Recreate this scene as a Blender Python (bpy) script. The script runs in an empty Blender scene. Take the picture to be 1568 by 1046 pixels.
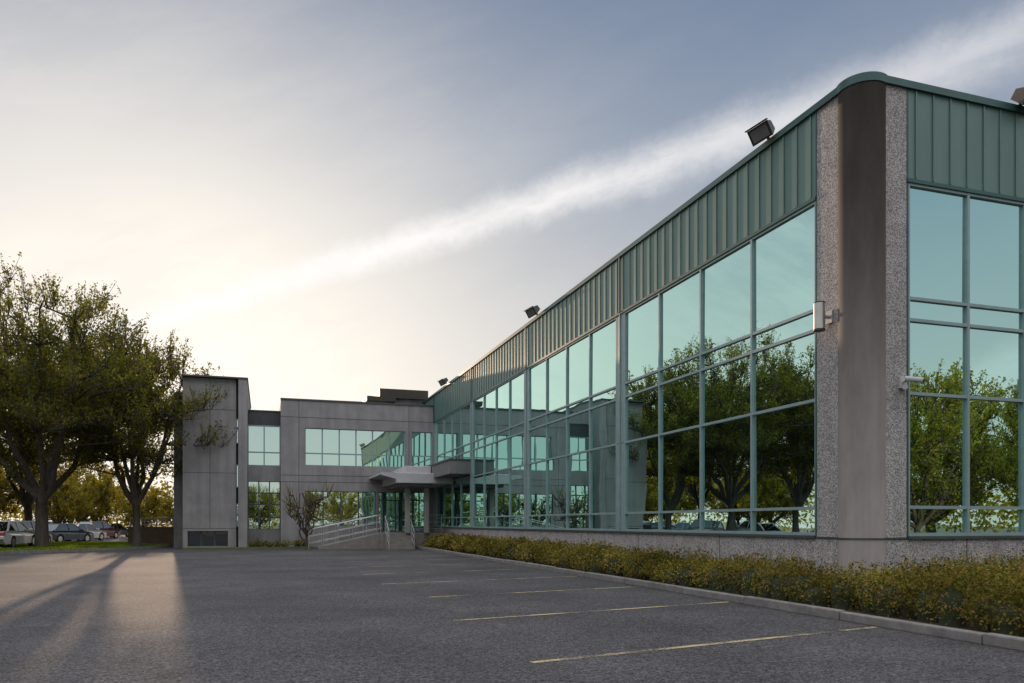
import bpy, math, random
import numpy as np
from mathutils import Vector, Matrix
random.seed(3); rng=np.random.default_rng(3)
SC=bpy.context.scene
SC.view_settings.view_transform='Standard'; SC.view_settings.look='None'; SC.view_settings.exposure=0
ANG=math.radians(17.96); CX,CY=6.32,13.875
FR=Matrix.Translation((CX,CY,0))@Matrix.Rotation(ANG,4,'Z')
def link(o): SC.collection.objects.link(o); return o
def L2W(x,y,z=0): return FR@Vector((x,y,z))
# ---------------------------------------------------------------- materials
def newmat(n):
    m=bpy.data.materials.new(n); m.use_nodes=True; nt=m.node_tree
    b=nt.nodes['Principled BSDF']; return m,nt,b
def N(nt,t,**k):
    n=nt.nodes.new(t)
    for a,v in k.items(): setattr(n,a,v)
    return n
def noisy(name,c1,c2,scale=5,rough=.8,bump=0,bscale=60,metal=0,detail=6,vor=0,stretch=None,bdist=.01,vlo=.45,vhi=1.6,streak=0):
    m,nt,b=newmat(name)
    tc=N(nt,'ShaderNodeTexCoord'); src=tc.outputs['Object']
    if stretch:
        mp=N(nt,'ShaderNodeMapping'); mp.inputs['Scale'].default_value=stretch
        nt.links.new(src,mp.inputs[0]); s2=mp.outputs[0]
    else: s2=src
    n=N(nt,'ShaderNodeTexNoise'); n.inputs['Scale'].default_value=scale; n.inputs['Detail'].default_value=detail
    n.inputs['Roughness'].default_value=.65
    nt.links.new(s2,n.inputs['Vector'])
    r=N(nt,'ShaderNodeValToRGB'); r.color_ramp.elements[0].position=.32; r.color_ramp.elements[1].position=.68
    r.color_ramp.elements[0].color=(*c1,1); r.color_ramp.elements[1].color=(*c2,1)
    nt.links.new(n.outputs['Fac'],r.inputs[0]); col=r.outputs[0]
    def mul(col,o2):
        mx=N(nt,'ShaderNodeMixRGB',blend_type='MULTIPLY'); mx.inputs[0].default_value=1
        nt.links.new(col,mx.inputs[1]); nt.links.new(o2,mx.inputs[2]); return mx.outputs[0]
    if streak:
        mp=N(nt,'ShaderNodeMapping'); mp.inputs['Scale'].default_value=(3.2,3.2,.22); nt.links.new(src,mp.inputs[0])
        n3=N(nt,'ShaderNodeTexNoise'); n3.inputs['Scale'].default_value=1.0; n3.inputs['Detail'].default_value=5; nt.links.new(mp.outputs[0],n3.inputs['Vector'])
        mr=N(nt,'ShaderNodeMapRange'); mr.inputs[1].default_value=.35; mr.inputs[2].default_value=.65; mr.inputs[3].default_value=1-streak; mr.inputs[4].default_value=1+streak*.6
        nt.links.new(n3.outputs['Fac'],mr.inputs[0]); col=mul(col,mr.outputs[0])
    if vor:
        v=N(nt,'ShaderNodeTexVoronoi'); v.inputs['Scale'].default_value=vor
        nt.links.new(src,v.inputs['Vector'])
        r2=N(nt,'ShaderNodeValToRGB'); e=r2.color_ramp.elements
        e[0].color=(vlo,vlo*.98,vlo*.97,1); e[0].position=.1; e[1].color=(vhi,vhi*.97,vhi*.95,1); e[1].position=.95
        sc_=N(nt,'ShaderNodeSeparateColor'); nt.links.new(v.outputs['Color'],sc_.inputs[0]); nt.links.new(sc_.outputs[0],r2.inputs[0])
        col=mul(col,r2.outputs[0])
    nt.links.new(col,b.inputs['Base Color'])
    b.inputs['Roughness'].default_value=rough; b.inputs['Metallic'].default_value=metal
    if bump:
        if vor: out=v.outputs['Distance']
        else:
            bn=N(nt,'ShaderNodeTexNoise'); bn.inputs['Scale'].default_value=bscale; bn.inputs['Detail'].default_value=4
            nt.links.new(src,bn.inputs['Vector']); out=bn.outputs['Fac']
        bp=N(nt,'ShaderNodeBump'); bp.inputs['Strength'].default_value=bump; bp.inputs['Distance'].default_value=bdist
        nt.links.new(out,bp.inputs['Height']); nt.links.new(bp.outputs[0],b.inputs['Normal'])
    return m
def leafmat(name,cols,trans=.4,tmul=(1.5,1.4,.6)):
    m=bpy.data.materials.new(name); m.use_nodes=True; nt=m.node_tree; nt.nodes.clear()
    out=N(nt,'ShaderNodeOutputMaterial'); g=N(nt,'ShaderNodeNewGeometry')
    r=N(nt,'ShaderNodeValToRGB'); cr=r.color_ramp
    k=len(cols)
    cr.elements[0].color=(*cols[0],1); cr.elements[-1].color=(*cols[-1],1)
    for i in range(1,k-1):
        e=cr.elements.new(i/(k-1)); e.color=(*cols[i],1)
    nt.links.new(g.outputs['Random Per Island'],r.inputs[0])
    tc=N(nt,'ShaderNodeTexCoord'); n=N(nt,'ShaderNodeTexNoise'); n.inputs['Scale'].default_value=.9; n.inputs['Detail'].default_value=2
    nt.links.new(tc.outputs['Object'],n.inputs['Vector'])
    mr=N(nt,'ShaderNodeMapRange'); mr.inputs[1].default_value=.35; mr.inputs[2].default_value=.65; mr.inputs[3].default_value=.6; mr.inputs[4].default_value=1.4
    nt.links.new(n.outputs['Fac'],mr.inputs[0])
    mx=N(nt,'ShaderNodeMixRGB',blend_type='MULTIPLY'); mx.inputs[0].default_value=1
    nt.links.new(r.outputs[0],mx.inputs[1]); nt.links.new(mr.outputs[0],mx.inputs[2])
    d=N(nt,'ShaderNodeBsdfDiffuse'); t=N(nt,'ShaderNodeBsdfTranslucent')
    mt=N(nt,'ShaderNodeMixRGB',blend_type='MULTIPLY'); mt.inputs[0].default_value=1; mt.inputs[2].default_value=(*tmul,1)
    nt.links.new(mx.outputs[0],mt.inputs[1])
    nt.links.new(mx.outputs[0],d.inputs[0]); nt.links.new(mt.outputs[0],t.inputs[0])
    ms=N(nt,'ShaderNodeMixShader'); ms.inputs[0].default_value=trans
    nt.links.new(d.outputs[0],ms.inputs[1]); nt.links.new(t.outputs[0],ms.inputs[2]); nt.links.new(ms.outputs[0],out.inputs[0])
    return m
def glassmat(name,tint,body,fac=.85):
    m=bpy.data.materials.new(name); m.use_nodes=True; nt=m.node_tree; nt.nodes.clear()
    out=N(nt,'ShaderNodeOutputMaterial'); g=N(nt,'ShaderNodeBsdfGlossy'); g.inputs['Color'].default_value=(*tint,1); g.inputs['Roughness'].default_value=.0
    d=N(nt,'ShaderNodeBsdfDiffuse'); d.inputs[0].default_value=(*body,1)
    tc=N(nt,'ShaderNodeTexCoord'); n=N(nt,'ShaderNodeTexNoise'); n.inputs['Scale'].default_value=.8; n.inputs['Detail'].default_value=1
    nt.links.new(tc.outputs['Object'],n.inputs['Vector'])
    bp=N(nt,'ShaderNodeBump'); bp.inputs['Strength'].default_value=.14; bp.inputs['Distance'].default_value=.02
    nt.links.new(n.outputs['Fac'],bp.inputs['Height']); nt.links.new(bp.outputs[0],g.inputs['Normal'])
    ms=N(nt,'ShaderNodeMixShader'); ms.inputs[0].default_value=fac
    nt.links.new(d.outputs[0],ms.inputs[1]); nt.links.new(g.outputs[0],ms.inputs[2]); nt.links.new(ms.outputs[0],out.inputs[0])
    return m
def plain(name,c,rough=.6,metal=0):
    return noisy(name,tuple(x*.88 for x in c),tuple(min(1,x*1.1) for x in c),scale=3,rough=rough,metal=metal,detail=2)

M={}
M['pebble']=noisy('exposed_aggregate',(.27,.262,.262),(.35,.34,.336),scale=2,rough=.9,bump=.6,vor=52,bdist=.010,vlo=.5,vhi=1.45,streak=.1)
M['column']=noisy('smooth_concrete',(.125,.112,.102),(.185,.168,.155),scale=2.2,rough=.85,bump=.25,bscale=25,detail=8,stretch=(1,1,.3),streak=.12)
M['clad']=noisy('green_metal_cladding',(.085,.160,.142),(.112,.192,.172),scale=1.2,rough=.45,metal=.1,stretch=(1,1,.3),streak=.06)
M['trim']=noisy('dark_green_flashing',(.02,.070,.063),(.03,.095,.085),scale=4,rough=.4,metal=.1)
M['frame']=noisy('window_frame_aluminium',(.20,.28,.285),(.25,.335,.34),scale=3,rough=.4,metal=.1)
M['darkframe']=plain('dark_window_frame',(.04,.06,.06),.5)
M['glass']=glassmat('reflective_teal_glass',(.53,.80,.76),(.01,.02,.02),.96)
M['glassC']=glassmat('reflective_clear_glass',(.62,.83,.80),(.015,.025,.025),.95)
M['conc']=noisy('grey_concrete_panel',(.205,.198,.198),(.27,.261,.26),scale=1.1,rough=.9,bump=.4,bscale=30,detail=9,streak=.12)
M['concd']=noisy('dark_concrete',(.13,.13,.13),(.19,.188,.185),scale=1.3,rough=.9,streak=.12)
M['joint']=plain('panel_joint',(.07,.07,.07),.9)
M['coping']=plain('dark_coping',(.05,.055,.06),.5)
M['white']=noisy('painted_canopy',(.36,.36,.365),(.46,.46,.465),scale=2,rough=.7)
M['roof']=plain('roof_membrane',(.25,.25,.24),.9)
M['black']=plain('dark_interior',(.012,.013,.014),.7)
M['metal']=plain('brushed_metal',(.55,.53,.5),.3,.9)
M['galv']=plain('galvanised_steel',(.42,.42,.42),.45,.6)
M['bronze']=plain('bronze_fixture',(.045,.038,.03),.5,.3)
M['lens']=plain('lamp_lens',(.16,.155,.15),.25)
M['kerb']=noisy('kerb_concrete',(.12,.115,.108),(.21,.20,.188),scale=5,rough=.95,bump=.5,bscale=50)
M['bark']=noisy('tree_bark',(.045,.036,.028),(.09,.072,.058),scale=9,rough=.95,stretch=(1,1,.2),detail=3)
M['leaf']=leafmat('tree_leaves',[(.055,.075,.02),(.085,.11,.025),(.12,.13,.03),(.15,.115,.035)],.52,(2.4,2.0,.6))
M['leafY']=leafmat('spring_leaves',[(.10,.15,.02),(.16,.20,.03),(.23,.22,.035),(.25,.20,.04)],.5,(1.6,1.4,.5))
M['leafO']=leafmat('backlit_leaves',[(.08,.10,.018),(.13,.14,.025),(.18,.16,.028),(.15,.12,.025)],.55,(2.4,1.9,.5))
M['hedge']=leafmat('hedge_leaves',[(.045,.06,.015),(.10,.11,.022),(.17,.16,.035),(.23,.18,.045),(.24,.12,.055)],.3,(1.3,1.2,.6))
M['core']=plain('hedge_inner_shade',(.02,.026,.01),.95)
M['soil']=noisy('bark_mulch',(.03,.022,.016),(.07,.05,.035),scale=25,rough=1,bump=.6,bscale=60)
M['grass']=noisy('lawn_grass',(.06,.09,.02),(.11,.14,.035),scale=12,rough=1,bump=.6,bscale=150)
M['ground']=noisy('ground_earth',(.06,.065,.03),(.09,.085,.045),scale=.4,rough=1)
M['brownwall']=noisy('brown_concrete',(.11,.075,.05),(.16,.11,.075),scale=2,rough=.9)
M['tyre']=plain('tyre_rubber',(.015,.015,.015),.9)
M['carglass']=glassmat('car_glass',(.25,.28,.3),(.01,.01,.012),.6)
M['red']=plain('tail_light',(.35,.02,.015),.3)
M['steps']=noisy('step_concrete',(.16,.15,.135),(.23,.215,.19),scale=4,rough=.9)
def asphalt():
    m,nt,b=newmat('asphalt'); tc=N(nt,'ShaderNodeTexCoord'); o=tc.outputs['Object']
    def noise(s,d,v=o,r=.6):
        n=N(nt,'ShaderNodeTexNoise'); n.inputs['Scale'].default_value=s; n.inputs['Detail'].default_value=d; n.inputs['Roughness'].default_value=r
        nt.links.new(v,n.inputs['Vector']); return n.outputs['Fac']
    def ramp(f,a,c,p0=.35,p1=.65):
        r=N(nt,'ShaderNodeMapRange'); r.inputs[1].default_value=p0; r.inputs[2].default_value=p1; r.inputs[3].default_value=a; r.inputs[4].default_value=c
        nt.links.new(f,r.inputs[0]); return r.outputs[0]
    v=N(nt,'ShaderNodeTexVoronoi'); v.inputs['Scale'].default_value=55; nt.links.new(o,v.inputs['Vector'])
    sp=N(nt,'ShaderNodeSeparateColor'); nt.links.new(v.outputs['Color'],sp.inputs[0])
    a=ramp(noise(.35,7),.72,1.25); c=ramp(sp.outputs[0],.25,2.1,0,1); f=ramp(noise(14,5),.7,1.3)
    mu=N(nt,'ShaderNodeMath',operation='MULTIPLY'); nt.links.new(a,mu.inputs[0]); nt.links.new(c,mu.inputs[1])
    m2=N(nt,'ShaderNodeMath',operation='MULTIPLY'); nt.links.new(mu.outputs[0],m2.inputs[0]); nt.links.new(f,m2.inputs[1])
    cn=N(nt,'ShaderNodeTexVoronoi',feature='DISTANCE_TO_EDGE'); cn.inputs['Scale'].default_value=.22
    wn=N(nt,'ShaderNodeTexNoise'); wn.inputs['Scale'].default_value=1.2; wn.inputs['Detail'].default_value=5; nt.links.new(o,wn.inputs['Vector'])
    wm=N(nt,'ShaderNodeVectorMath',operation='MULTIPLY_ADD'); wm.inputs[1].default_value=(1.6,1.6,0); nt.links.new(wn.outputs['Color'],wm.inputs[0]); nt.links.new(o,wm.inputs[2])
    nt.links.new(wm.outputs[0],cn.inputs['Vector'])
    ck=ramp(cn.outputs['Distance'],.6,1,.0,.006)
    m3=N(nt,'ShaderNodeMath',operation='MULTIPLY'); nt.links.new(m2.outputs[0],m3.inputs[0]); nt.links.new(ck,m3.inputs[1])
    cc=N(nt,'ShaderNodeMixRGB',blend_type='MULTIPLY'); cc.inputs[0].default_value=1; cc.inputs[1].default_value=(.0445,.0435,.046,1)
    nt.links.new(m3.outputs[0],cc.inputs[2]); nt.links.new(cc.outputs[0],b.inputs['Base Color'])
    b.inputs['Roughness'].default_value=.9
    b.inputs['Specular IOR Level'].default_value=.25
    bp=N(nt,'ShaderNodeBump'); bp.inputs['Strength'].default_value=.9; bp.inputs['Distance'].default_value=.007
    nt.links.new(v.outputs['Distance'],bp.inputs['Height']); nt.links.new(bp.outputs[0],b.inputs['Normal'])
    return m
M['asphalt']=asphalt()
def paintmat():
    m,nt,b=newmat('worn_line_paint'); nt.nodes.remove(b); out=[n for n in nt.nodes if n.type=='OUTPUT_MATERIAL'][0]
    tc=N(nt,'ShaderNodeTexCoord')
    n=N(nt,'ShaderNodeTexNoise'); n.inputs['Scale'].default_value=18; n.inputs['Detail'].default_value=8; n.inputs['Roughness'].default_value=.8
    n2=N(nt,'ShaderNodeTexNoise'); n2.inputs['Scale'].default_value=1.1; n2.inputs['Detail'].default_value=2
    nt.links.new(tc.outputs['Object'],n.inputs['Vector']); nt.links.new(tc.outputs['Object'],n2.inputs['Vector'])
    ad=N(nt,'ShaderNodeMath',operation='ADD'); nt.links.new(n.outputs['Fac'],ad.inputs[0]); nt.links.new(n2.outputs['Fac'],ad.inputs[1])
    r=N(nt,'ShaderNodeMapRange'); r.inputs[1].default_value=.84; r.inputs[2].default_value=1.1; nt.links.new(ad.outputs[0],r.inputs[0])
    d=N(nt,'ShaderNodeBsdfDiffuse'); d.inputs[0].default_value=(.36,.30,.18,1); t=N(nt,'ShaderNodeBsdfTransparent')
    ms=N(nt,'ShaderNodeMixShader'); nt.links.new(r.outputs[0],ms.inputs[0]); nt.links.new(t.outputs[0],ms.inputs[1]); nt.links.new(d.outputs[0],ms.inputs[2])
    nt.links.new(ms.outputs[0],out.inputs[0]); return m
M['paint']=paintmat()
# ---------------------------------------------------------------- mesh builder
class MB:
    def __init__(s): s.v=[];s.f=[];s.m=[];s.mats=[]
    def mi(s,k):
        if k not in s.mats: s.mats.append(k)
        return s.mats.index(k)
    def quad(s,pts,k):
        i=len(s.v); s.v+= [tuple(p) for p in pts]; s.f.append(tuple(range(i,i+len(pts)))); s.m.append(s.mi(k))
    def box(s,x0,x1,y0,y1,z0,z1,k):
        if x0>x1:x0,x1=x1,x0
        if y0>y1:y0,y1=y1,y0
        i=len(s.v)
        s.v+=[(x0,y0,z0),(x1,y0,z0),(x1,y1,z0),(x0,y1,z0),(x0,y0,z1),(x1,y0,z1),(x1,y1,z1),(x0,y1,z1)]
        for f in [(0,3,2,1),(4,5,6,7),(0,1,5,4),(1,2,6,5),(2,3,7,6),(3,0,4,7)]:
            s.f.append(tuple(i+a for a in f)); s.m.append(s.mi(k))
    def tube(s,path,rad,k,sides=6,cap=True):
        path=[Vector(p) for p in path]; i0=len(s.v); n=len(path)
        ref=Vector((.31,.17,.93))
        for a in range(n):
            d=(path[min(a+1,n-1)]-path[max(a-1,0)]).normalized()
            u=d.cross(ref)
            if u.length<.05: u=d.cross(Vector((1,0,0)))
            u.normalize(); w=d.cross(u)
            r=rad[a] if hasattr(rad,'__len__') else rad
            for b in range(sides):
                t=2*math.pi*b/sides; s.v.append(tuple(path[a]+(u*math.cos(t)+w*math.sin(t))*r))
        mi=s.mi(k)
        for a in range(n-1):
            for b in range(sides):
                c=(b+1)%sides
                s.f.append((i0+a*sides+b,i0+a*sides+c,i0+(a+1)*sides+c,i0+(a+1)*sides+b)); s.m.append(mi)
        if cap:
            s.f.append(tuple(i0+b for b in range(sides))); s.m.append(mi)
            s.f.append(tuple(i0+(n-1)*sides+b for b in reversed(range(sides)))); s.m.append(mi)
    def cyl(s,c,r,z0,z1,k,sides=32,r2=None):
        s.tube([(c[0],c[1],z0),(c[0],c[1],z1)],[r,r2 if r2 else r],k,sides)
    def mesh(s,name):
        me=bpy.data.meshes.new(name); me.from_pydata(s.v,[],s.f); me.polygons.foreach_set('material_index',s.m)
        for k in s.mats: me.materials.append(M[k] if isinstance(k,str) else k)
        me.update(); return me
    def obj(s,name,parent=None,mw=None):
        o=bpy.data.objects.new(name,s.mesh(name)); link(o)
        if parent: o.parent=parent
        if mw is not None: o.matrix_world=mw
        return o
def bevel(o,w=.01):
    b=o.modifiers.new('bevel','BEVEL'); b.width=w; b.segments=2; b.limit_method='ANGLE'; return o
def empty(name,mw):
    e=bpy.data.objects.new(name,None); link(e); e.matrix_world=mw; return e
def leaves_arrays(C,size,asp=.6):
    n=len(C); a=rng.normal(size=(n,3)); a/=np.linalg.norm(a,axis=1)[:,None]
    b=rng.normal(size=(n,3)); b-= (a*b).sum(1)[:,None]*a; b/=np.linalg.norm(b,axis=1)[:,None]
    s=np.asarray(size)*rng.uniform(.6,1.3,n); s=s[:,None]
    V=np.stack([C-a*s*.5,C+b*s*asp*.5,C+a*s*.5,C-b*s*asp*.5],1).reshape(-1,3)
    return V
def mesh_with_leaves(name,mb,C,size,leafkey,asp=.6):
    V=leaves_arrays(C,size,asp); nw=len(mb.v)
    allv=np.concatenate([np.array(mb.v,dtype=float).reshape(-1,3),V]) if nw else V
    loops=[];starts=[];tot=[];pos=0
    for f in mb.f:
        starts.append(pos); tot.append(len(f)); loops+=f; pos+=len(f)
    nl=len(C); q=np.arange(nl*4)+nw
    loops=np.concatenate([np.array(loops,dtype=np.int32),q.astype(np.int32)])
    starts=np.concatenate([np.array(starts,dtype=np.int32),(pos+4*np.arange(nl)).astype(np.int32)])
    me=bpy.data.meshes.new(name); me.vertices.add(len(allv)); me.vertices.foreach_set('co',allv.ravel())
    me.loops.add(len(loops)); me.loops.foreach_set('vertex_index',loops)
    me.polygons.add(len(starts)); me.polygons.foreach_set('loop_start',starts)
    try: me.polygons.foreach_set('loop_total',np.concatenate([np.array(tot,dtype=np.int32),np.full(nl,4,dtype=np.int32)]))
    except Exception: pass
    li=len(mb.mats)
    mats=np.concatenate([np.array(mb.m,dtype=np.int32),np.full(nl,li,dtype=np.int32)])
    me.polygons.foreach_set('material_index',mats)
    for k in mb.mats: me.materials.append(M[k])
    me.materials.append(M[leafkey]); me.update(calc_edges=True); me.validate(); return me
# ---------------------------------------------------------------- ground
g=MB(); g.quad([(-900,-900,0),(900,-900,0),(900,900,0),(-900,900,0)],'ground'); g.obj('ground')
g=MB(); g.quad([(-75,-30,.006),(30,-30,.006),(30,90,.006),(-75,90,.006)],'asphalt'); g.obj('asphalt_parking_lot')
b=MB(); b.box(-1.76,16,-9,0,.0,.10,'soil'); b.box(-1.76,0,0,31.5,.0,.101,'soil'); b.obj('planting_bed_soil',mw=FR)
kb=MB()
y=-9.0
while y<31.4:
    kb.box(-1.92+random.uniform(-.01,.01),-1.77,y+.008,y+2.44,0,.15+random.uniform(-.012,.01),'kerb'); y+=2.45
kb.box(-1.92,0,31.5,31.64,0,.15,'kerb')
bevel(kb.obj('concrete_kerb',mw=FR),.02)
pm=MB()
def gline(x0,y0,x1,y1,w=.1):
    d=Vector((x1-x0,y1-y0,0)).normalized(); n=Vector((-d.y,d.x,0))*w/2
    a=Vector((x0,y0,.012)); c=Vector((x1,y1,.012)); pm.quad([a-n,c-n,c+n,a+n],'paint')
st=Vector((.25,8.18,0)); dd=Vector((-.3084,.9513,0)); ld=Vector((.875,.484,0))
for i in range(-1,8):
    p=st+dd*3.65*i
    loc=FR.inverted()@p; k=(-1.98-loc.x)/((FR.inverted().to_3x3()@ld).x)
    q=p+ld*k; p2=q-ld*5.7
    gline(p2.x,p2.y,q.x,q.y)
pm.obj('parking_line_markings')
# ---------------------------------------------------------------- glass office building
GB=empty('glass_office_building',FR)
def par(o): 
    o.parent=GB; o.matrix_parent_inverse=Matrix.Identity(4); return o
WT=7.87
w=MB()
w.box(.10,15,.5,48,0,1.2,'pebble')
w.box(.45,14.8,.6,47.8,1.2,9.2,'black')
w.box(.3,14.9,.5,47.9,9.2,9.35,'roof')
w.box(15,15.15,0,48,0,9.6,'conc'); w.box(0,15,48,48.15,0,9.6,'conc')
par(w.obj('core'))
CC=(.385,.385)
w=MB()
w.box(-.0,.1,1.18,48,0,1.2,'pebble'); w.box(1.06,15,0,.5,0,1.2,'pebble')
w.box(0,.37,.385,1.18,0,9.55,'pebble'); w.box(.385,1.06,0,.37,0,9.55,'pebble')
par(w.obj('aggregate_walls'))
w=MB(); w.cyl(CC,.43,0,9.56,'column',64); o=par(w.obj('round_column'))
for p in o.data.polygons:
    if len(p.vertices)==4: p.use_smooth=True
w=MB()
for yy in np.arange(4.5,48,4.15): w.box(-.004,.0,yy,yy+.02,0,1.2,'joint')
for xx in np.arange(2.5,15,2.9): w.box(xx,xx+.02,-.004,0,0,1.2,'joint')
par(w.obj('wall_joints'))
w=MB()
w.box(0,.3,1.18,48,WT,9.56,'clad'); w.box(1.06,15,0,.3,WT,9.56,'clad')
yy=1.3
while yy<36.5:
    w.box(-.024,0,yy,yy+.03,WT+.05,9.54,'clad'); yy+=.415
xx=1.25
while xx<15:
    w.box(xx,xx+.03,-.024,0,WT+.05,9.54,'clad'); xx+=.415
par(w.obj('standing_seam_cladding'))
w=MB()
w.box(-.06,.32,.385,48,9.55,9.68,'trim'); w.box(.385,15.1,-.06,.32,9.55,9.681,'trim')
w.cyl(CC,.465,9.545,9.70,'trim',64)
w.box(-.035,.3,1.16,48,WT-.05,WT+.02,'trim'); w.box(1.05,15,-.035,.3,WT-.05,WT+.02,'trim')
w.box(-.012,.05,1.15,1.185,1.25,9.55,'trim'); w.box(1.055,1.09,-.012,.05,1.25,9.55,'trim')
w.box(-.05,.1,1.17,48,1.195,1.25,'darkframe'); w.box(1.06,15,-.05,.1,1.195,1.25,'darkframe')
w.cyl(CC,.44,1.19,1.22,'darkframe',48); w.box(-.02,.3,.39,1.17,1.195,1.23,'darkframe'); w.box(.39,1.05,-.02,.3,1.195,1.23,'darkframe')
par(w.obj('metal_flashings'))
ZB=[1.25,1.79,3.91,5.28,5.68,WT-.05]
fr=MB(); gl=MB()
def paneA(y0,y1,z0,z1):
    t=[random.uniform(-.0035,.0035) for _ in range(2)]
    w_=(y1-y0); h=z1-z0
    def X(a,b_): return .05+ (a-.5)*w_*t[0]+(b_-.5)*h*t[1]
    gl.quad([(X(1,0),y1,z0),(X(0,0),y0,z0),(X(0,1),y0,z1),(X(1,1),y1,z1)],'glass')
def paneB(x0,x1,z0,z1,yb=.05,k='glass',tgt=None):
    t=[random.uniform(-.0035,.0035) for _ in range(2)]
    w_=(x1-x0); h=z1-z0
    def Y(a,b_): return yb+(a-.5)*w_*t[0]+(b_-.5)*h*t[1]
    (tgt or gl).quad([(x0,Y(0,0),z0),(x1,Y(1,0),z0),(x1,Y(1,1),z1),(x0,Y(0,1),z1)],k)
off=1.18; bays=[(0,8.35),(8.93,17.1),(17.65,25.9),(26.45,34.7)]
for (a,c) in bays:
    n=4; st_=(c-a)/n
    for i in range(n):
        y0=off+a+i*st_; y1=y0+st_
        for j in range(5): paneA(y0,y1,ZB[j],ZB[j+1])
    for i in range(n+1):
        yc=off+a+i*st_; e=.03
        fr.box(-.006,.09,yc-e,yc+e,1.25,WT-.05,'frame')
    for z in ZB[1:5]:
        fr.box(-.003,.085,off+a,off+c,z-.03,z+.03,'frame')
    fr.box(-.004,.1,off+a,off+c,1.25,1.31,'frame'); fr.box(-.004,.1,off+a,off+c,WT-.10,WT-.05,'frame')
for (a,c) in [(8.35,8.93),(17.1,17.65),(25.9,26.45),(34.7,36)]:
    fr.box(-.0,.3,off+a+.03,off+c-.03,1.25,WT-.05,'frame')
    fr.box(-.004,-.0,off+a+.05,off+c-.05,3.9,3.92,'darkframe')
    fr.box(-.04,-.0,(off+a+off+c)/2-.02,(off+a+off+c)/2+.02,1.25,WT-.05,'frame')
    fr.box(-.06,-.035,(off+a+off+c)/2-.04,(off+a+off+c)/2+.04,WT,9.54,'trim')
xs=[1.10+1.45*i for i in range(10)]
for i in range(9):
    for j in range(5): paneB(xs[i],xs[i+1],ZB[j],ZB[j+1])
for x in xs: fr.box(x-.03,x+.03,-.006,.10,1.25,WT-.05,'frame')
for z in ZB[1:5]: fr.box(1.1,xs[-1],-.003,.095,z-.03,z+.03,'frame')
fr.box(1.1,xs[-1],-.004,.1,1.25,1.31,'frame'); fr.box(1.1,xs[-1],-.004,.1,WT-.10,WT-.05,'frame')
fr.box(xs[-1]+.04,15,0,.3,1.25,WT-.05,'clad')
par(fr.obj('window_frames')); par(gl.obj('window_glass'))
w=MB(); w.box(-1.15,-.03,27.4,34.2,4.05,4.75,'concd'); w.box(-1.19,-.03,27.36,34.2,4.75,4.83,'coping')
par(w.obj('projecting_canopy_beam'))
# ---------------------------------------------------------------- concrete building
CB=empty('concrete_office_building',FR)
def parC(o): o.parent=CB; o.matrix_parent_inverse=Matrix.Identity(4); return o
Y=36.6
w=MB()
H3=8.88
def wall_with_holes(x0,x1,z0,z1,holes,y,th,k):
    xs_=sorted({x0,x1,*[h[0] for h in holes],*[h[1] for h in holes]}); zs=sorted({z0,z1,*[h[2] for h in holes],*[h[3] for h in holes]})
    for i in range(len(xs_)-1):
        for j in range(len(zs)-1):
            cx=(xs_[i]+xs_[i+1])/2; cz=(zs[j]+zs[j+1])/2
            if any(h[0]<cx<h[1] and h[2]<cz<h[3] for h in holes): continue
            w.box(xs_[i],xs_[i+1],y,y+th,zs[j],zs[j+1],k)
hol=[(-7.92,-1.83,4.98,7.24),(-1.41,-.12,4.98,7.24),(-7.92,-3.67,1.3,3.42),(-3.5,-.3,.95,3.42)]
wall_with_holes(-9.33,0,0,H3,hol,Y,.35,'conc')
w.box(-9.33,0,Y+.9,Y+12,0,H3-.1,'black')
w.box(-9.33,-8.98,Y+.35,Y+12,0,H3,'conc')
XL=-14.75
wall_with_holes(XL,-11.85,0,9.92,[(-14.5,-12.3,.12,1.02)],Y-.0,.4,'conc')
w.box(-11.72,-11.22,Y-.25,Y+12,0,9.94,'conc'); w.box(-11.86,-11.7,Y+.2,Y+.5,0,9.9,'black')
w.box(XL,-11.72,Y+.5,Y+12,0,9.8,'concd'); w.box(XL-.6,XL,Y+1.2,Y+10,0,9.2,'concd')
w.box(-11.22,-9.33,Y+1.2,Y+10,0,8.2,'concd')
w.box(-11.2,-9.34,Y+1.0,Y+1.2,7.35,8.25,'coping')
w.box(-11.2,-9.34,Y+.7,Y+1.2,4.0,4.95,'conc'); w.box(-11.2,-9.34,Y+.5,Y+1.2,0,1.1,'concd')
parC(w.obj('walls'))
w=MB()
w.box(-9.36,.0,Y-.05,Y+.4,H3,H3+.10,'coping'); w.box(XL-.05,-11.18,Y-.3,Y+12,9.94,10.03,'coping')
w.box(-11.22,-9.33,Y+.96,Y+10,8.25,8.33,'coping')
for z in (7.85,4.35,3.95): w.box(-9.32,-.0,Y-.004,Y,z,z+.035,'joint')
for x in (-8.3,-1.62): w.box(x,x+.03,Y-.005,Y,0,H3,'joint')
for z in (8.1,4.4,1.15): w.box(XL,-11.86,Y-.004,Y,z,z+.03,'joint')
w.box(-13.3,-13.27,Y-.005,Y,1.2,9.9,'joint')
parC(w.obj('copings_and_joints'))
fr=MB(); gl=MB()
def winC(x0,x1,z0,z1,nx,zt,y=Y+.18,k='glassC',fk='frame'):
    st_=(x1-x0)/nx; zz=[z0,*zt,z1]
    for i in range(nx):
        for j in range(len(zz)-1): paneB(x0+i*st_,x0+(i+1)*st_,zz[j],zz[j+1],y,tgt=gl,k=k)
    for i in range(nx+1): fr.box(x0+i*st_-.035,x0+i*st_+.035,y-.06,y+.03,z0,z1,fk)
    for z in zz: fr.box(x0,x1,y-.055,y+.025,z-.035,z+.035,fk)
winC(-7.92,-1.83,4.98,7.24,6,[5.72]); winC(-1.41,-.12,4.98,7.24,1,[5.72])
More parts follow.
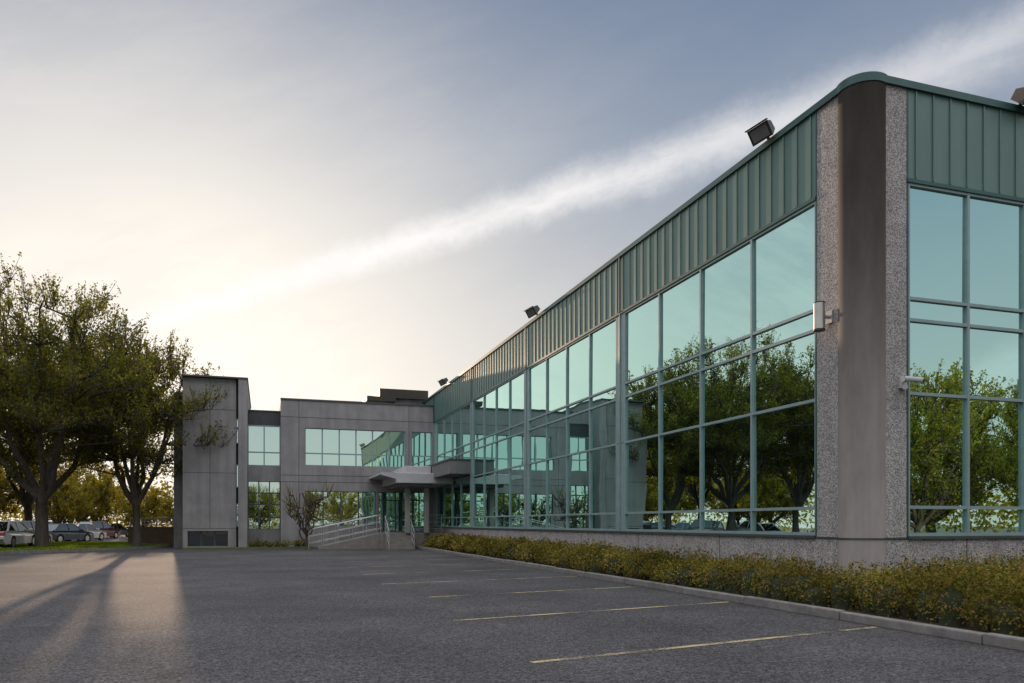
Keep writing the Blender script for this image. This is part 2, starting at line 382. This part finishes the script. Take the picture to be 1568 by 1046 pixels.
winC(-7.92,-3.67,1.3,3.42,4,[],fk='darkframe'); winC(-3.5,-.3,.95,3.42,3,[2.9],fk='darkframe',k='glass')
winC(-11.2,-9.36,4.95,7.35,2,[5.75],y=Y+.8); winC(-11.2,-9.36,1.1,4.0,3,[1.8,2.6,3.3],y=Y+.8,fk='darkframe')
winC(-14.5,-12.3,.12,1.02,3,[],y=Y+.25,fk='darkframe',k='carglass')
for z0,z1 in ((6.2,7.6),(3.6,4.9),(1.3,2.6)): winC(-11.84,-11.72,z0,z1,1,[],y=Y+.12)
parC(fr.obj('window_frames_grey')); parC(gl.obj('windows'))
w=MB()
w.box(-3.0,.25,Y+3,Y+7,9.8,10.4,'bronze'); w.box(-3.9,-2.0,Y+2.6,Y+7,9.5,9.8,'bronze'); w.box(-2.2,.0,Y+3.3,Y+6,8.9,9.8,'conc')
parC(w.obj('roof_penthouse'))
w=MB()
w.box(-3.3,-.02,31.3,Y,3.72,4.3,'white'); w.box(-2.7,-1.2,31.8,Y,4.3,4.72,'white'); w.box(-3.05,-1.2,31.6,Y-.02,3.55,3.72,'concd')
w.quad([(-4.1,31.3,4.15),(-3.3,31.3,3.95),(-3.3,31.3,4.3),(-4.1,31.3,4.3)],'white'); w.box(-4.1,-3.3,31.31,Y-.01,4.18,4.3,'white')
for x in (-2.6,-1.5): w.box(x,x+.28,32.2,32.48,.9,3.56,'conc')
bevel(parC(w.obj('entry_canopy')),.03)
w=MB(); w.box(-3.9,-.02,32.6,Y-.01,0,.9,'steps')
for i in range(6): w.box(-3.7,-2.3,31.1+i*.25,32.61,i*.15,(i+1)*.15-.001,'steps')
bevel(w.obj('entry_stairs',mw=FR),.01)
w=MB()
x0,x1,ya,yb=-7.4,-3.9,33.0,34.7
w.quad([(x0,ya,.0),(x1,ya,.0),(x1,ya,.9),(x0,ya,.12)],'steps'); w.quad([(x0,ya,.12),(x1,ya,.9),(x1,yb,.9),(x0,yb,.12)],'steps')
w.quad([(x1,yb,0),(x0,yb,0),(x0,yb,.12),(x1,yb,.9)],'steps'); w.quad([(x0,yb,0),(x0,ya,0),(x0,ya,.12),(x0,yb,.12)],'steps')
w.obj('wheelchair_ramp',mw=FR)
w=MB()
def rail(p0,p1,n,h=1.05):
    p0=Vector(p0);p1=Vector(p1); up=Vector((0,0,1))
    for i in range(n+1):
        q=p0.lerp(p1,i/n); w.tube([q,q+up*h],.024,'galv',6)
    for hh in (h,h*.62,h*.25): w.tube([p0+up*hh,p1+up*hh],.024 if hh==h else .016,'galv',6)
rail((-7.9,33.05,.05),(-3.9,33.05,.9),5); rail((-7.9,34.65,.05),(-3.9,34.65,.9),5)
rail((-3.7,31.1,0),(-3.7,32.6,.9),2,1.0); rail((-2.3,31.1,0),(-2.3,32.6,.9),2,1.0)
rail((-2.3,32.65,.9),(-.4,32.65,.9),2)
w.obj('handrail',mw=FR)
# ---------------------------------------------------------------- fixtures
def floodlight(mw):
    w=MB()
    w.tube([(.05,0,-.22),(.03,0,-.02)],.04,'bronze',8)
    v=[(-.24,-.24,-.18),(-.24,.24,-.18),(-.28,.24,.14),(-.28,-.24,.14)]
    b2=[(.16,-.16,-.02),(.16,.16,-.02),(.10,.16,.16),(.10,-.16,.16)]
    w.quad(v,'bronze'); w.quad(b2[::-1],'bronze')
    for i in range(4): j=(i+1)%4; w.quad([v[j],v[i],b2[i],b2[j]],'bronze')
    w.quad([(-.248,-.19,-.14),(-.248,.19,-.14),(-.283,.19,.10),(-.283,-.19,.10)][::-1],'lens')
    w.box(-.34,-.26,-.26,.26,.145,.17,'bronze')
    return bevel(w.obj('roof_floodlight',mw=mw),.01)
T=Matrix.Translation; R=lambda a,ax:Matrix.Rotation(math.radians(a),4,ax)
floodlight(FR@T((-.12,2.62,9.84))@R(-25,'Y')@R(25,'Z'))
floodlight(FR@T((-.12,17.2,9.86))@R(-25,'Y')@R(25,'Z'))
floodlight(FR@T((-.12,33.0,9.86))@R(-25,'Y')@R(25,'Z'))
floodlight(FR@T((3.85,-.1,9.8))@R(90,'Z')@R(-20,'Y'))
w=MB(); w.cyl((-.27,.76),.105,5.16,5.66,'metal',32); w.cyl((-.27,.76),.108,5.14,5.17,'bronze',32); w.cyl((-.27,.76),.108,5.66,5.68,'bronze',32)
w.tube([(-.17,.76,5.42),(0,.76,5.42)],.035,'galv',10); w.box(-.05,-.0,.68,.84,5.3,5.54,'galv')
w.obj('wall_lamp',mw=FR)
w=MB(); w.box(.86,1.02,-.05,0,3.98,4.2,'white'); w.tube([(.93,-.02,4.1),(.93,-.14,4.1)],.025,'white',8)
w.tube([(.88,-.14,4.14),(1.07,-.36,4.08)],.05,'white',12); w.tube([(1.07,-.36,4.08),(1.082,-.374,4.076)],.038,'black',12)
w.tube([(.92,-.10,3.99),(.80,-.22,3.97)],.045,'white',10)
bevel(w.obj('security_camera',mw=FR),.004)
# ---------------------------------------------------------------- vegetation
def make_tree(name,seed,H,Rr,base,ncl,ntw,nlf,ls,leafkey,tr=.3,split=.8,cw=.75,lowf=.85):
    rnd=random.Random(seed); mb=MB(); Cs=[]
    cz=base+(H-base)*.44; rz=(H-base)*.56
    zs=base*split
    lean=Vector((rnd.uniform(-.3,.3),rnd.uniform(-.3,.3),0))
    tp=[Vector((0,0,-.2)),Vector((0,0,.3)),lean*.4+Vector((0,0,zs*.5)),lean+Vector((0,0,zs))]
    mb.tube(tp,[tr*1.5,tr*1.08,tr*.9,tr*.85],'bark',10)
    limbs=[]
    nl=8
    for i in range(nl):
        a=2*math.pi*(i+rnd.uniform(-.3,.3))/nl; inc=.25 if i==0 else rnd.uniform(.45,.8)
        start=tp[-1]+Vector((0,0,-rnd.uniform(0,.5)))
        end=Vector((math.cos(a)*Rr*inc,math.sin(a)*Rr*inc,cz+rz*rnd.uniform(.1,.6) if i else H-1.5))
        pts=[]
        for k in range(8):
            t=k/7; hx=t**.85; q=Vector((start.x+(end.x-start.x)*hx,start.y+(end.y-start.y)*hx,start.z+(end.z-start.z)*t**1.15))
            q+=Vector((rnd.uniform(-.16,.16),rnd.uniform(-.16,.16),rnd.uniform(-.1,.1)))*(1 if 0<k else 0); pts.append(q)
        mb.tube(pts,[tr*.55*(1-t/8)**1.1+.02 for t in range(8)],'bark',7)
        limbs.append(pts)
    nodes=[(p,i,j) for i,l in enumerate(limbs) for j,p in enumerate(l)]
    for c in range(ncl):
        while True:
            u=Vector((rnd.gauss(0,1),rnd.gauss(0,1),rnd.gauss(0,1))).normalized(); rr=rnd.random()**.36
            lob=1+.11*math.sin(3*math.atan2(u.y,u.x)+seed)+.08*math.sin(5*u.z+seed*2)
            q=Vector((u.x*Rr*lob*rr,u.y*Rr*lob*rr,cz+u.z*rz*rr*(1 if u.z>0 else .92)))
            if q.z>base*lowf: break
        best=min(nodes,key=lambda n:(n[0]-q).length+(3 if n[0].z>q.z+.3 else 0))
        p=best[0]; mid=p.lerp(q,.5)+Vector((rnd.uniform(-.3,.3),rnd.uniform(-.3,.3),rnd.uniform(-.1,.3)))
        mb.tube([p,mid,q],[.06,.04,.02],'bark',5,False)
        outw=Vector((q.x,q.y,(q.z-cz)*.8)).normalized()
        for t in range(ntw):
            d=(outw*.45+Vector((0,0,1.0))+Vector((rnd.gauss(0,.45),rnd.gauss(0,.45),rnd.gauss(0,.4)))).normalized()
            s=p.lerp(q,rnd.uniform(.35,1)) if rnd.random()<.6 else q
            Ln=rnd.uniform(.6,2.3)*cw; e=s+d*Ln+Vector((0,0,.15))
            mb.tube([s,s.lerp(e,.55)+Vector((0,0,-.04)),e],[.02,.014,.006],'bark',3,False)
            for l in range(nlf):
                f=rnd.random()**.7; sp=(.06+.16*(1-f))*(1 if cw>.5 else .5)
                b_=s.lerp(e,.15+.85*f); Cs.append((b_.x+rnd.gauss(0,sp),b_.y+rnd.gauss(0,sp),b_.z+rnd.gauss(0,sp)))
    return mesh_with_leaves(name,mb,np.array(Cs),np.full(len(Cs),ls),leafkey)
def place(me,name,x,y,rot=0,s=1,z=0,sz=None):
    o=bpy.data.objects.new(name,me); link(o); o.location=(x,y,z); o.rotation_euler=(0,0,rot); o.scale=(s,s,sz or s); return o
t1=make_tree('tree_a',11,14.4,6.8,4.7,245,14,15,.155,'leaf',.34,.62)
t2=make_tree('tree_b',5,12.1,5.1,4.7,185,14,15,.155,'leaf',.26,.62)
place(t1,'deciduous_tree',-25.8,42,.4)
place(t2,'deciduous_tree',-21.8,44.5,1.3,.95)
place(t2,'deciduous_tree',-31.5,50,3.0,1.0)
place(t2,'deciduous_tree',-31.5,40.5,2.1,1.08)
place(t1,'deciduous_tree',-41,32,4.1,.9)
place(t2,'deciduous_tree',-40,46,0.1,1.1)
place(t1,'deciduous_tree',-52,24,5.1,.9)
tY=make_tree('tree_c',21,8.6,3.8,2.0,100,12,15,.17,'leafY',.2)
tO=make_tree('tree_d',31,9.5,4.5,2.2,90,12,15,.24,'leafO',.22)
for (x,y,r,s) in [(35,1,0,1),(41,7,1,1.1),(31,-8,2,.85),(45,-3,3,1.25),(52,10,4,1.2),(38,-14,2.5,1),(49,3,.6,1.1),(36,8,2.2,.7)]:
    place(tY,'spring_tree',x,y,r,s)
for (x,y,r,s) in [(8,-26,0,.8),(15,-30,1,.9),(22,-27,2,.85),(0,-31,3,.9),(29,-24,4,.9),(-8,-34,5,.9),(36,-30,1.4,1)]:
    place(tY,'spring_tree',x,y,r,s)
for (x,y,r,s) in [(-52,76,0,1),(-43,73,1,.62),(-60,80,2,1.1),(-37,84,3,.6),(-52,92,4,1),(-68,74,5,1),(-34,70,2.2,.5),(-62,64,2.4,.95),(-45,82,1.9,.7),(-76,60,1,1.1),(-84,45,3,1.1),(-80,30,4,1.1),(-86,14,5,1.2),(-64,52,1.1,1),(-70,40,2.1,1),(-66,70,.3,.9)]:
    place(tO,'backlit_tree',x,y,r,s)
def foliage_mass(name,pts,leafkey,ls,per,r=2.5):
    Cs=[]
    for (x,y,h) in pts:
        n=per; u=rng.normal(size=(n,3)); u/=np.linalg.norm(u,axis=1)[:,None]; rr=rng.random(n)**.4
        Cs.append(np.stack([x+u[:,0]*rr*r,y+u[:,1]*rr*r,h*.5+u[:,2]*rr*h*.52],1))
    C=np.concatenate(Cs); C=C[C[:,2]>0]
    me=mesh_with_leaves(name,MB(),C,np.full(len(C),ls),leafkey); return link(bpy.data.objects.new(name,me))
pts=[]
for a in np.arange(-100,-14,1.4):
    th=math.radians(a); rad=112+rng.uniform(-8,8); pts.append((rad*math.sin(th),rad*math.cos(th),rng.uniform(5,9) if a>-42 else rng.uniform(7,12)))
for a in np.arange(80,250,2.2):
    th=math.radians(a); rad=85+rng.uniform(-8,8); pts.append((rad*math.sin(th),rad*math.cos(th),rng.uniform(5,10)))
foliage_mass('distant_trees',pts,'leafO',.55,420,r=3.4)
ty=make_tree('young',44,3.9,1.2,1.1,30,5,6,.08,'leafY',.05,cw=.45)
place(ty,'young_tree',-11.5,43,0)
def shrubs(name,cells,mw,leafkey='hedge'):
    Cs=[];S=[]; core=MB()
    for (x,y,rx,h,n,ls) in cells:
        u=rng.normal(size=(n,3)); u/=np.linalg.norm(u,axis=1)[:,None]; u[:,2]=np.abs(u[:,2])*rng.choice([1,1,-.5,-.8],n)
        rr=rng.uniform(.6,1.12,n)+.2*np.sin(u[:,0]*6+x*3)*np.cos(u[:,1]*7+y*5+u[:,2]*4)
        c=np.stack([x+u[:,0]*rr*rx,y+u[:,1]*rr*rx,.12+h*.42+u[:,2]*rr*h*.58],1); c=c[c[:,2]>.06]
        Cs.append(c); S.append(np.full(len(c),ls))
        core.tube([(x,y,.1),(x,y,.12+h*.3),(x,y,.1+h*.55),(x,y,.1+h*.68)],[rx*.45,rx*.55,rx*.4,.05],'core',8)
        for k in range(9):
            a=random.uniform(0,6.28); r_=random.uniform(0,rx)
            b0=Vector((x+math.cos(a)*r_,y+math.sin(a)*r_,h*.7)); e=b0+Vector((random.gauss(0,.09),random.gauss(0,.09),random.uniform(.10,.38)))
            m_=10; tt=rng.random(m_)[:,None]; cc=np.array(b0)[None]*(1-tt)+np.array(e)[None]*tt+rng.normal(size=(m_,3))*.025
            Cs.append(cc); S.append(np.full(m_,ls*.95))
    me=mesh_with_leaves(name,core,np.concatenate(Cs),np.concatenate(S),leafkey,.55)
    o=bpy.data.objects.new(name,me); link(o); o.matrix_world=mw; return o
cells=[]
def camd(x,y):
    p=L2W(x,y); return math.hypot(p.x,p.y)
for yy in np.arange(-6.5,31.2,.46):
    for xx in (-1.32,-.88,-.42):
        if yy<.2 and xx>-.6: continue
        x=xx+random.uniform(-.16,.14); y=yy+random.uniform(-.2,.2); d=camd(x,y)
        n=int(max(170,950*min(1,(12/d)**1.3))); ls=.052*max(1,d/15)
        cells.append((x,y,random.uniform(.34,.52),random.uniform(.45,.80),n,ls))
for yy in np.arange(-6.2,-.2,.5):
    for xx in np.arange(-.5,9,.5):
        x=xx+random.uniform(-.2,.2); y=yy+random.uniform(-.2,.2); p=L2W(x,y)
        if p.x/max(p.y,.1)>.85: continue
        cells.append((x,y,random.uniform(.36,.56),random.uniform(.5,.9),700,.054))
shrubs('hedge',cells,FR)
cells=[(x+random.uniform(-.1,.1),36.0,.35,random.uniform(.2,.4),140,.10) for x in np.arange(-11,-7.6,.5)]
shrubs('foundation_shrubs',cells,FR)
gs=MB(); gs.box(-14.7,-7.5,35.3,36.55,0,.08,'grass'); gs.obj('grass_strip',mw=FR)
# ---------------------------------------------------------------- left side
lw=MB(); P=[(-44,37),(-24.5,35),(-21.3,41),(-20.6,46),(-27,53),(-46,49)]
lw.quad([(x,y,.16) for x,y in P],'grass')
for i in range(len(P)):
    a=P[i];c=P[(i+1)%len(P)]; lw.quad([(a[0],a[1],0),(c[0],c[1],0),(c[0],c[1],.16),(a[0],a[1],.16)],'kerb')
lw.obj('lawn_island')
gx=rng.uniform(-36,-20.6,30000); gy=rng.uniform(35,52,30000)
def inside(x,y):
    r=np.zeros(len(x),bool); n=len(P)
    for i in range(n):
        x1,y1=P[i];x2,y2=P[(i+1)%n]
        c=((y1>y)!=(y2>y))&(x<(x2-x1)*(y-y1)/(y2-y1+1e-9)+x1); r^=c
    return r
k=inside(gx,gy); C=np.stack([gx[k],gy[k],np.full(k.sum(),.20)],1)
M['blade']=leafmat('grass_blades',[(.07,.12,.018),(.13,.18,.025),(.18,.20,.035)],.5,(1.6,1.6,.5))
link(bpy.data.objects.new('lawn_grass',mesh_with_leaves('lawn_grass',MB(),C,np.full(len(C),.15),'blade',.3)))
w=MB(); w.box(-24.2,-20.4,48.2,48.5,0,1.15,'brownwall'); w.box(-24.25,-20.35,48.15,48.55,1.15,1.25,'brownwall')
w.obj('retaining_wall')
w=MB(); rail((-24.1,48.35,1.25),(-20.5,48.35,1.25),4,.55); w.obj('wall_railing')
def car(mw,paintc,name='parked_car',suv=False):
    pk=plain('car_paint',paintc,.25,.3); pk.node_tree.nodes['Principled BSDF'].inputs['Coat Weight'].default_value=.6
    e=empty(name,mw)
    def pr(o): o.parent=e; o.matrix_parent_inverse=Matrix.Identity(4); return o
    h=1.62 if suv else 1.44; bl=.98 if suv else .9
    prof=[(-2.22,.35),(-2.25,.62),(-2.18,bl-.04),(-1.75,bl+.02),(.95,bl),(1.95,bl-.16),(2.2,.66),(2.24,.36)]
    bot=[(2.1,.22)]
    def arch(cx): return [(cx+.37*math.cos(t),.32+.37*math.sin(t)) for t in np.linspace(-.25,math.pi+.25,10)]
    bot+=arch(1.38)+arch(-1.35)+[(-2.1,.24)]
    poly=prof+bot
    def wd(z,x): 
        t=.9 if z<.75 else .9-.10*(z-.75)/.25
        return t-(.12*max(0,(abs(x)-1.7)/.5))
    b=MB(); n=len(poly)
    Lf=[(x,-wd(z,x),z) for x,z in poly]; Rt=[(x,wd(z,x),z) for x,z in poly]
    b.quad(Lf[::-1],pk) ; b.quad(Rt,pk)
    for i in range(n):
        j=(i+1)%n; b.quad([Lf[i],Lf[j],Rt[j],Rt[i]],pk)
    pr(b.obj('body'))
    back=-2.0 if suv else -1.85
    q=[(back,bl),(back+(.25 if suv else .65),h-.06),(.25,h-.05),(1.1,bl-.01)]
    wb=[.80,.63,.63,.78]
    gm=MB()
    A=[(x,-y_,z) for (x,z),y_ in zip(q,wb)]; B_=[(x,y_,z) for (x,z),y_ in zip(q,wb)]
    gm.quad(A,'carglass'); gm.quad(B_[::-1],'carglass')
    for i in range(4):
        j=(i+1)%4; gm.quad([A[j],A[i],B_[i],B_[j]],'carglass')
    pr(gm.obj('windows_glass'))
    rf=MB()
    r0=q[1][0]-.03;r1=q[2][0]+.05
    rf.box(r0+.05,r1-.05,-.6,.6,h-.062,h,pk)
    for sgn in (-1,1):
        rf.tube([(q[3][0],sgn*.785,q[3][1]),(q[2][0],sgn*.64,q[2][1])],.035,pk,5)
        rf.tube([(q[0][0],sgn*.80,q[0][1]),(q[1][0],sgn*.64,q[1][1])],.06,pk,5)
        rf.tube([(-.35,sgn*.80,bl),(-.4,sgn*.64,h-.05)],.035,pk,5)
        rf.box(.75,.92,sgn*.82,sgn*1.0,bl+.0,bl+.12,pk)
    bevel(pr(rf.obj('roof_and_pillars')),.02)
    wh=MB()
    for cx in (1.38,-1.35):
        for sgn in (-1,1):
            wh.tube([(cx,sgn*.70,.32),(cx,sgn*.89,.32)],.32,'tyre',20); wh.tube([(cx,sgn*.885,.32),(cx,sgn*.897,.32)],.2,'metal',14)
    pr(wh.obj('wheels'))
    lt=MB()
    for sgn in (-1,1):
        lt.box(-2.26,-2.1,sgn*.5,sgn*.78,.68,.84,'red'); lt.box(2.02,2.2,sgn*.45,sgn*.75,.6,.72,'lens')
    lt.box(-2.275,-2.24,-.26,.26,.56,.68,'white'); lt.box(-2.28,-2.1,-.75,.75,.36,.5,'darkframe'); lt.box(2.12,2.26,-.5,.5,.4,.56,'darkframe')
    pr(lt.obj('lights_and_bumpers'))
    return e
cols=[(.5,.5,.5),(.42,.42,.43),(.06,.07,.08),(.5,.48,.45),(.12,.03,.03),(.03,.03,.035),(.55,.55,.55),(.05,.06,.09)]
for i,(px,dep,yaw) in enumerate([(8,41,103),(36,50,97),(97,57,80),(124,63,85),(150,71,85),(172,79,85),(0,58,95),(66,66,95)]):
    X=(px-784)/1172*dep
    car(T((X,dep,.006 if i else .165))@R(yaw,'Z'),cols[i%8],suv=(i%3==1))
for i,(x,y) in enumerate([(-33,30),(-36,27.5),(-39,24.5),(-42,21.5),(-34,20)]):
    car(T((x,y,.006))@R(140,'Z'),cols[(i*3+1)%8],suv=i%2==0)
# ---------------------------------------------------------------- light & sky
AZ=math.radians(-24); EL=math.radians(6.5)
sd=Vector((math.sin(AZ)*math.cos(EL),math.cos(AZ)*math.cos(EL),math.sin(EL)))
L=bpy.data.lights.new('sun','SUN'); L.energy=3.6; L.angle=math.radians(.6); L.color=(1,.70,.46)
lo=link(bpy.data.objects.new('sun',L)); lo.rotation_euler=(-sd).to_track_quat('-Z','Y').to_euler()
W=bpy.data.worlds.new('World'); SC.world=W; W.use_nodes=True; nt=W.node_tree
K=.12
bg=nt.nodes['Background']; bg.inputs[1].default_value=K
sky=N(nt,'ShaderNodeTexSky'); sky.sky_type='NISHITA'; sky.sun_disc=False; sky.sun_elevation=EL; sky.sun_rotation=AZ
sky.air_density=1.0; sky.dust_density=1.0; sky.ozone_density=1.5
tc=N(nt,'ShaderNodeTexCoord'); D=tc.outputs['Generated']
def vm(op,a,b=None):
    n=N(nt,'ShaderNodeVectorMath',operation=op); nt.links.new(a,n.inputs[0])
    if b is not None:
        if isinstance(b,tuple): n.inputs[1].default_value=b
        else: nt.links.new(b,n.inputs[1])
    return n
def mth(op,a,b=None,clamp=False):
    n=N(nt,'ShaderNodeMath',operation=op); n.use_clamp=clamp
    for i,v in enumerate((a,b)):
        if v is None: continue
        if isinstance(v,(int,float)): n.inputs[i].default_value=v
        else: nt.links.new(v,n.inputs[i])
    return n.outputs[0]
def mrange(f,a,b,c,d,smooth=True):
    n=N(nt,'ShaderNodeMapRange')
    if smooth: n.interpolation_type='SMOOTHSTEP'
    if a>b: a,b,c,d=b,a,d,c
    for i,v in enumerate((a,b,c,d)): n.inputs[i+1].default_value=v
    nt.links.new(f,n.inputs[0]); return n.outputs[0]
def noise(v,s,d=5,r=.6):
    n=N(nt,'ShaderNodeTexNoise'); n.inputs['Scale'].default_value=s; n.inputs['Detail'].default_value=d; n.inputs['Roughness'].default_value=r
    nt.links.new(v,n.inputs['Vector']); return n.outputs['Fac']
def mix(f,a,b):
    n=N(nt,'ShaderNodeMixRGB')
    for i,v in enumerate((f,a,b)):
        if isinstance(v,(int,float)): n.inputs[i].default_value=v
        elif isinstance(v,tuple): n.inputs[i].default_value=(*v,1)
        else: nt.links.new(v,n.inputs[i])
    return n.outputs[0]
sep=N(nt,'ShaderNodeSeparateXYZ'); nt.links.new(D,sep.inputs[0]); dx,dy,dz=sep.outputs
Nb=Vector((.2763,.3743,-.8856)); Tb=Vector((1.176,0,.367)).normalized(); Tb=(Tb-Nb*Tb.dot(Nb)).normalized(); Ub=Nb.cross(Tb)
dn=vm('DOT_PRODUCT',D,tuple(Nb)).outputs['Value']; dt=vm('DOT_PRODUCT',D,tuple(Tb)).outputs['Value']; du=vm('DOT_PRODUCT',D,tuple(Ub)).outputs['Value']
cmb=N(nt,'ShaderNodeCombineXYZ'); nt.links.new(mth('MULTIPLY',dt,1.6),cmb.inputs[0]); nt.links.new(mth('MULTIPLY',dn,6),cmb.inputs[1]); nt.links.new(mth('MULTIPLY',du,1.6),cmb.inputs[2])
nz=noise(cmb.outputs[0],2.6,7,.64)
nzf=noise(D,11,6,.72)
off_=mth('MULTIPLY',mth('SUBTRACT',nzf,.5),.045)
curve=mth('MULTIPLY',mth('SUBTRACT',.30,mth('MULTIPLY',dt,dt)),.04)
dd_=mth('ABSOLUTE',mth('SUBTRACT',mth('ADD',dn,off_),curve))
wdt=mrange(dt,-.5,.6,.019,.046)
band=mth('SUBTRACT',1,mth('DIVIDE',dd_,wdt),True)
band=mrange(band,0,1.1,0,1)
band=mth('MULTIPLY',mth('MULTIPLY',band,mrange(dt,-.52,-.42,0,1)),mth('MULTIPLY',mrange(nz,.25,.62,.5,1),mrange(dt,-.05,.62,1,.5)))
veil=mrange(nz,.36,.66,0,1); veil=mth('MULTIPLY',veil,mrange(dx,-.75,.25,.95,.12)); veil=mth('MULTIPLY',veil,mrange(dz,.62,.25,.3,1))
veil=mth('MULTIPLY',veil,mrange(dy,-.3,.5,.3,1))
rp=N(nt,'ShaderNodeValToRGB'); cr=rp.color_ramp
stops=[(0,(.80,.75,.70)),(.14,(.71,.69,.675)),(.28,(.55,.575,.625)),(.42,(.355,.415,.525)),(.56,(.20,.27,.41)),(1,(.13,.19,.32))]
cr.elements[0].position=0; cr.elements[0].color=(*stops[0][1],1); cr.elements[1].position=1; cr.elements[1].color=(*stops[-1][1],1)
for p_,c_ in stops[1:-1]:
    e=cr.elements.new(p_); e.color=(*c_,1)
nt.links.new(dz,rp.inputs[0])
sk=vm('SCALE',sky.outputs[0]); sk.inputs['Scale'].default_value=K
den=vm('MULTIPLY_ADD',sk.outputs[0],(.8,.8,.8)); den.inputs[2].default_value=(1,1,1)
comp=vm('DIVIDE',sk.outputs[0],den.outputs[0]).outputs[0]
base=mix(.76,comp,rp.outputs[0])
sdot=vm('DOT_PRODUCT',D,tuple(sd)).outputs['Value']
au=mth('POWER',mth('MAXIMUM',sdot,0),14.0)
base=mix(mth('MULTIPLY',au,.92),base,(1.3,1.19,1.03))
base=mix(mth('MULTIPLY',veil,.6,True),base,(.86,.82,.79))
base=mix(mth('MULTIPLY',band,.95,True),base,(1.05,1.02,1.0))
sky_fill=mth('MAXIMUM',mrange(dz,.62,.80,0,1),mth('MULTIPLY',mrange(dz,.42,.62,0,1),mrange(dy,.25,-.15,0,1)))  # bright sky added out of view, overhead and behind camera, as ambient fill
base=mix(sky_fill,base,(1.95,1.92,2.0))
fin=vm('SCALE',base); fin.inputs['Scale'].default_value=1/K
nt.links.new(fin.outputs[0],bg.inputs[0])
# ---------------------------------------------------------------- camera
cd=bpy.data.cameras.new('camera'); cd.sensor_width=36; cd.lens=26.9; cd.shift_y=.177; cd.clip_end=3000; cd.clip_start=.05
co=link(bpy.data.objects.new('camera',cd)); co.location=(0,0,1.5); co.rotation_euler=(math.radians(90),0,0); SC.camera=co
